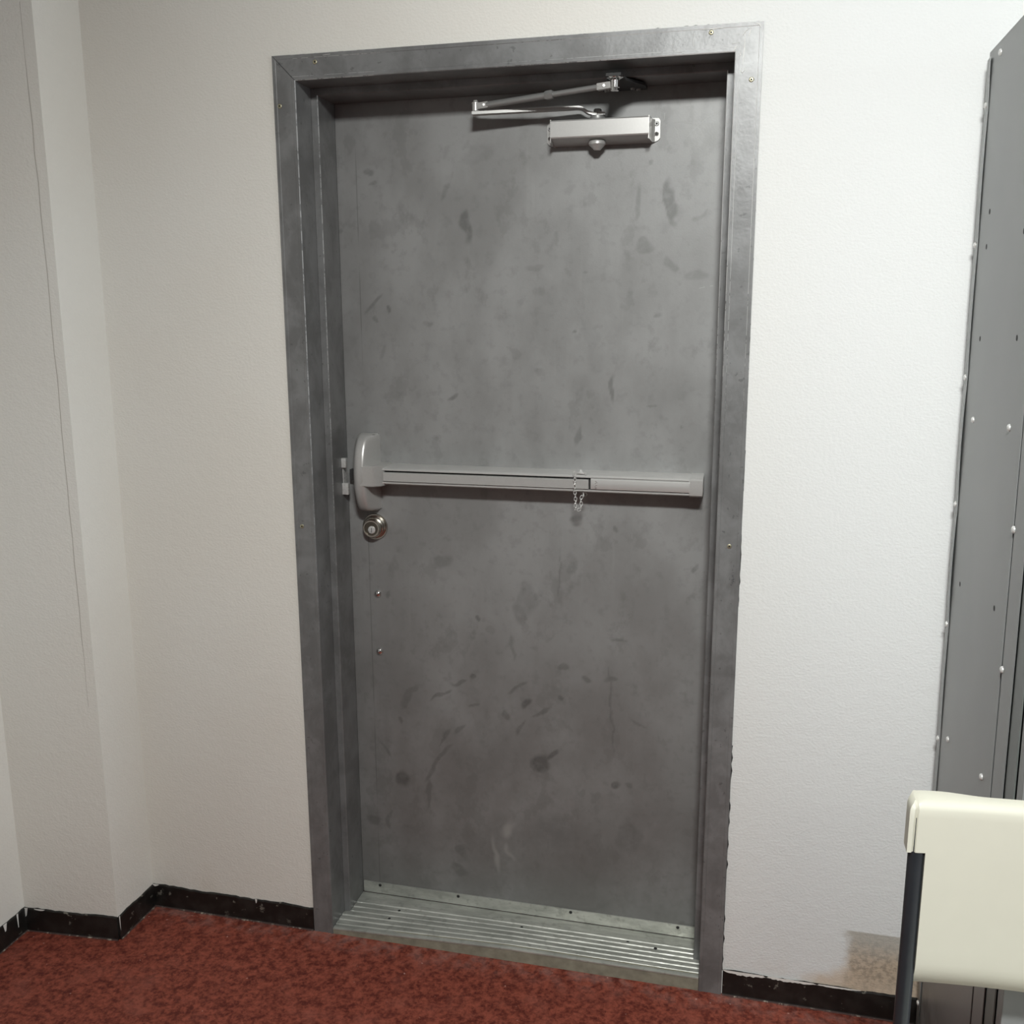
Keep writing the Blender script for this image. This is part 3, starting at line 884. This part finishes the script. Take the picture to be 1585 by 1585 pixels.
# ------------------------------------------------------------------ metal cabinet on the right
cab = tag(empty('metal_cabinet', (1.433, 0, 0)), 'tall grey metal storage cabinet with bolted side against the wall right of the door', 'cabinet')
cab.rotation_euler = (0, -.0125, 0)
HC = 1.992
b = BM()
box(b, .014, .88, -.600, -.032, .004, HC - .004)
obj('cabinet_body', b, M['locker_dark'], cab)
bolts_z = [.083, .693, .935, 1.177, 1.42, 1.661, 1.902]
def buckle(z):
    for a, c in zip(bolts_z, bolts_z[1:]):
        if a <= z <= c:
            return math.sin(PI * (z - a) / (c - a)) * (.0022 if a in (.935, 1.177) else .0011)
    return .0016 * min(1, (z - 1.902) / .06) if z > 1.902 else 0
b = BM()
rows = []
K = 90
for i in range(K + 1):
    z = .004 + (HC - .016) * i / K
    g = .0010 + buckle(z) * 1.3
    rows.append([b.verts.new(p) for p in ((-.0012 - g, -.0575, z), (-.0012 - g * .4, -.0300, z), (.0142, -.0300, z), (.0142, -.0312, z), (.0000, -.0312, z), (-.0001 - g * .9, -.0575, z))])
for a, c in zip(rows, rows[1:]):
    for j in range(6):
        b.faces.new((a[j], a[(j + 1) % 6], c[(j + 1) % 6], c[j]))
b.faces.new(rows[0]); b.faces.new(rows[-1])
obj('rear_post', b, M['locker'], cab, True, 30)
b = BM()
box(b, .0, .0012, -.4530, -.0330, .004, HC)
obj('side_panel', b, M['locker'], cab)
b = BM()
box(b, .0030, .0040, -.4640, -.4500, .004, HC - .002)
obj('panel_groove', b, M['locker_dark'], cab)
b = BM()
box(b, -.0002, .0014, -.5230, -.4615, .004, HC, .0005)
obj('front_post', b, M['locker'], cab)
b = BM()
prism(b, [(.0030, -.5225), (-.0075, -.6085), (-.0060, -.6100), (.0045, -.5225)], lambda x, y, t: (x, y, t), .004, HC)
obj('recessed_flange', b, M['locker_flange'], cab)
b = BM()
box(b, -.0070, .44, -.6480, -.6205, .030, HC - .01, .0015)
dr = obj('cabinet_door', b, M['locker'], cab)
b = BM()
box(b, .443, .878, -.6480, -.6205, .030, HC - .01, .0015)
obj('cabinet_door', b, M['locker'], cab)
b = BM()
box(b, -.0100, .0010, -.6330, -.6120, .8420, .8500, .001)
obj('hinge', b, M['chrome'], dr, True, 30)
b = BM()
box(b, -.0002, .882, -.606, -.034, HC - .002, HC + .0006)
obj('top_panel', b, M['locker'], cab)
def bolt(y, z, x):
    b = BM()
    lathe(b, (x, y, z), (-1, 0, 0), [(0, .0058), (.001, .0060), (.0028, .0050), (.0040, .0030), (.0043, 0)], 14)
    return obj('bolt', b, M['zinc'], cab, True, 50)
for z in bolts_z:
    bolt(-.0425, z, -.0014)
for y, z in ((-.121, 1.972), (-.129, 1.349), (-.384, 1.363), (-.461, 1.217), (-.465, .995), (-.126, .728), (-.397, .782), (-.476, .776)):
    bolt(y, z, -.0001)
for y, z in ((-.128, 1.712), (-.124, 1.653), (-.130, 1.494), (-.381, 1.501), (-.122, 1.039), (-.383, 1.07), (-.37, 1.66), (-.38, .40), (-.13, .42)):
    b = BM()
    lathe(b, (-.0001, y, z), (-1, 0, 0), [(0, .0048), (.0002, .0048), (.0002, 0)], 12)
    obj('bolt_hole', b, M['black'], cab)

# ------------------------------------------------------------------ chair in front of the cabinet
chair = tag(empty('plastic_chair', (1.481, -.90, 0)), 'chair with cream plastic backrest and dark tubular frame in front of the grey cabinet', 'chair')
def Q(x, y, z): return (x - 1.481, y + .90, z)
CXm, HWD = 1.481, .226
YC = -.720
def back_y(x, z):
    u = (x - CXm) / HWD
    y = YC - .016 + .016 * (1 - min(1, abs(u)) ** 2.2)
    if z < .650:
        y += .020 * ((.650 - z) / .045) ** 2
    if z > .880:
        y += .010 * ((z - .880) / .012) ** 2
    d = abs(abs(x - CXm) - (HWD - .0085))
    if z > .815 and d < .0030:
        y += .0032 * (1 - (d / .0030) ** 2)
    return y
b = BM()
xs = [-HWD, -HWD + .002, -HWD + .0055, -HWD + .0070, -HWD + .0085, -HWD + .0100, -HWD + .0115, -HWD + .018, -HWD + .0245, -HWD + .030]
xs = xs + [xs[-1] + (-2 * xs[-1]) * i / 30 for i in range(1, 30)] + [-x for x in xs[::-1]]
zs = [.608, .611, .616, .622, .630, .640, .650] + [.650 + (.8175 - .650) * i / 8 for i in range(1, 9)] + [.8200, .825, .84, .855, .870, .880, .885, .889, .892]
grid = {}
for i, x in enumerate(xs):
    for j, z in enumerate(zs):
        ax = abs(x)
        xx, z2 = x, z
        # rounded upper and lower corners
        dx, dz = ax - (HWD - .014), z - (.892 - .014)
        if dx > 0 and dz > 0:
            mx = max(dx, dz) / math.hypot(dx, dz)
            xx = math.copysign(HWD - .014 + dx * mx, x)
            z2 = .892 - .014 + dz * mx
        grid[i, j] = (xx + CXm, z2)
wx = HWD - .0250
kz = zs.index(.8175) if .8175 in zs else 14
V = {}
def gv(i, j, back):
    k = (i, j, back)
    if k not in V:
        x, z = grid[i, j]
        e_ = min(1, max(0, (abs(xs[i]) - .12) / .07))
        th = (.016 + .010 * e_ * e_ * (3 - 2 * e_)) if zs[j] > .8170 else .0075
        V[k] = b.verts.new(Q(x, back_y(x, z) + (th if back else 0), z))
    return V[k]
cells = set()
for i in range(len(xs) - 1):
    for j in range(len(zs) - 1):
        xm, zm_ = abs((xs[i] + xs[i + 1]) / 2), (zs[j] + zs[j + 1]) / 2
        if xm < wx or zm_ > .8174:
            cells.add((i, j))
for i, j in cells:
    b.faces.new((gv(i, j, 0), gv(i + 1, j, 0), gv(i + 1, j + 1, 0), gv(i, j + 1, 0)))
    b.faces.new((gv(i, j, 1), gv(i, j + 1, 1), gv(i + 1, j + 1, 1), gv(i + 1, j, 1)))
    for (di, dj), (e0, e1) in {(-1, 0): ((i, j), (i, j + 1)), (1, 0): ((i + 1, j), (i + 1, j + 1)), (0, -1): ((i, j), (i + 1, j)), (0, 1): ((i, j + 1), (i + 1, j + 1))}.items():
        if (i + di, j + dj) not in cells:
            b.faces.new((gv(*e0, 0), gv(*e1, 0), gv(*e1, 1), gv(*e0, 1)))
bmesh.ops.recalc_face_normals(b, faces=b.faces)
sharp = [e for e in b.edges if len(e.link_faces) == 2 and e.calc_face_angle() > 1.2]
bmesh.ops.bevel(b, geom=sharp, offset=.0022, segments=3, affect='EDGES', clamp_overlap=True)
obj('backrest', b, M['plastic'], chair, True, 50)
for sx in (-1, 1):
    xt = CXm + sx * (HWD - .0145)
    b = BM()
    tube(b, [Q(xt, -.7225, .868), Q(xt, -.7225, .60), Q(xt, -.720, .46), Q(xt, -.708, .25), Q(xt, -.690, .008)], .0108, 20, sub=6)
    leg = obj('rear_leg', b, M['tube'], chair, True, 40)
    b = BM()
    lathe(b, Q(xt, -.690, 0), (0, 0, 1), [(0, .0125), (.002, .0135), (.022, .0130), (.022, .0105)], 20)
    obj('rubber_foot', b, M['black'], leg, True, 40)
    b = BM()
    tube(b, [Q(xt - sx * .002, -.735, .432), Q(xt - sx * .004, -.95, .430), Q(xt - sx * .004, -1.085, .428), Q(xt - sx * .003, -1.115, .405), Q(xt, -1.135, .25), Q(xt, -1.150, .008)], .0105, 18, sub=8)
    leg = obj('front_leg', b, M['tube'], chair, True, 40)
    b = BM()
    lathe(b, Q(xt, -1.150, 0), (0, 0, 1), [(0, .0125), (.002, .0135), (.022, .0130), (.022, .0105)], 20)
    obj('rubber_foot', b, M['black'], leg, True, 40)
b = BM()
tube(b, [Q(CXm - .21, -.720, .425), Q(CXm + .21, -.720, .425)], .008, 14)
obj('cross_bar', b, M['tube'], chair, True, 40)
b = BM()
tube(b, [Q(CXm - .208, -1.09, .420), Q(CXm + .208, -1.09, .420)], .008, 14)
obj('cross_bar', b, M['tube'], chair, True, 40)
b = BM()
rows = []
for i in range(17):
    u = -1 + 2 * i / 16
    r0 = []
    for j in range(15):
        v = j / 14
        x = CXm + u * .208
        y = -.742 - v * .395
        z = .449 - .014 * (1 - u * u) * math.sin(PI * min(1, v * 1.15)) - .02 * max(0, v - .82) / .18
        r0.append((x, y, z))
    rows.append(r0)
top = [[b.verts.new(Q(*p)) for p in r] for r in rows]
bot = [[b.verts.new(Q(p[0], p[1], p[2] - .006)) for p in r] for r in rows]
for g in (top, bot):
    for a, c in zip(g, g[1:]):
        for j in range(14):
            b.faces.new((a[j], a[j + 1], c[j + 1], c[j]))
for k in range(14):
    for rr_, ss in ((top[0], bot[0]), (top[-1], bot[-1])):
        b.faces.new((rr_[k], rr_[k + 1], ss[k + 1], ss[k]))
for k in range(16):
    for j in (0, 14):
        b.faces.new((top[k][j], top[k + 1][j], bot[k + 1][j], bot[k][j]))
obj('seat', b, M['plastic'], chair, True, 50)
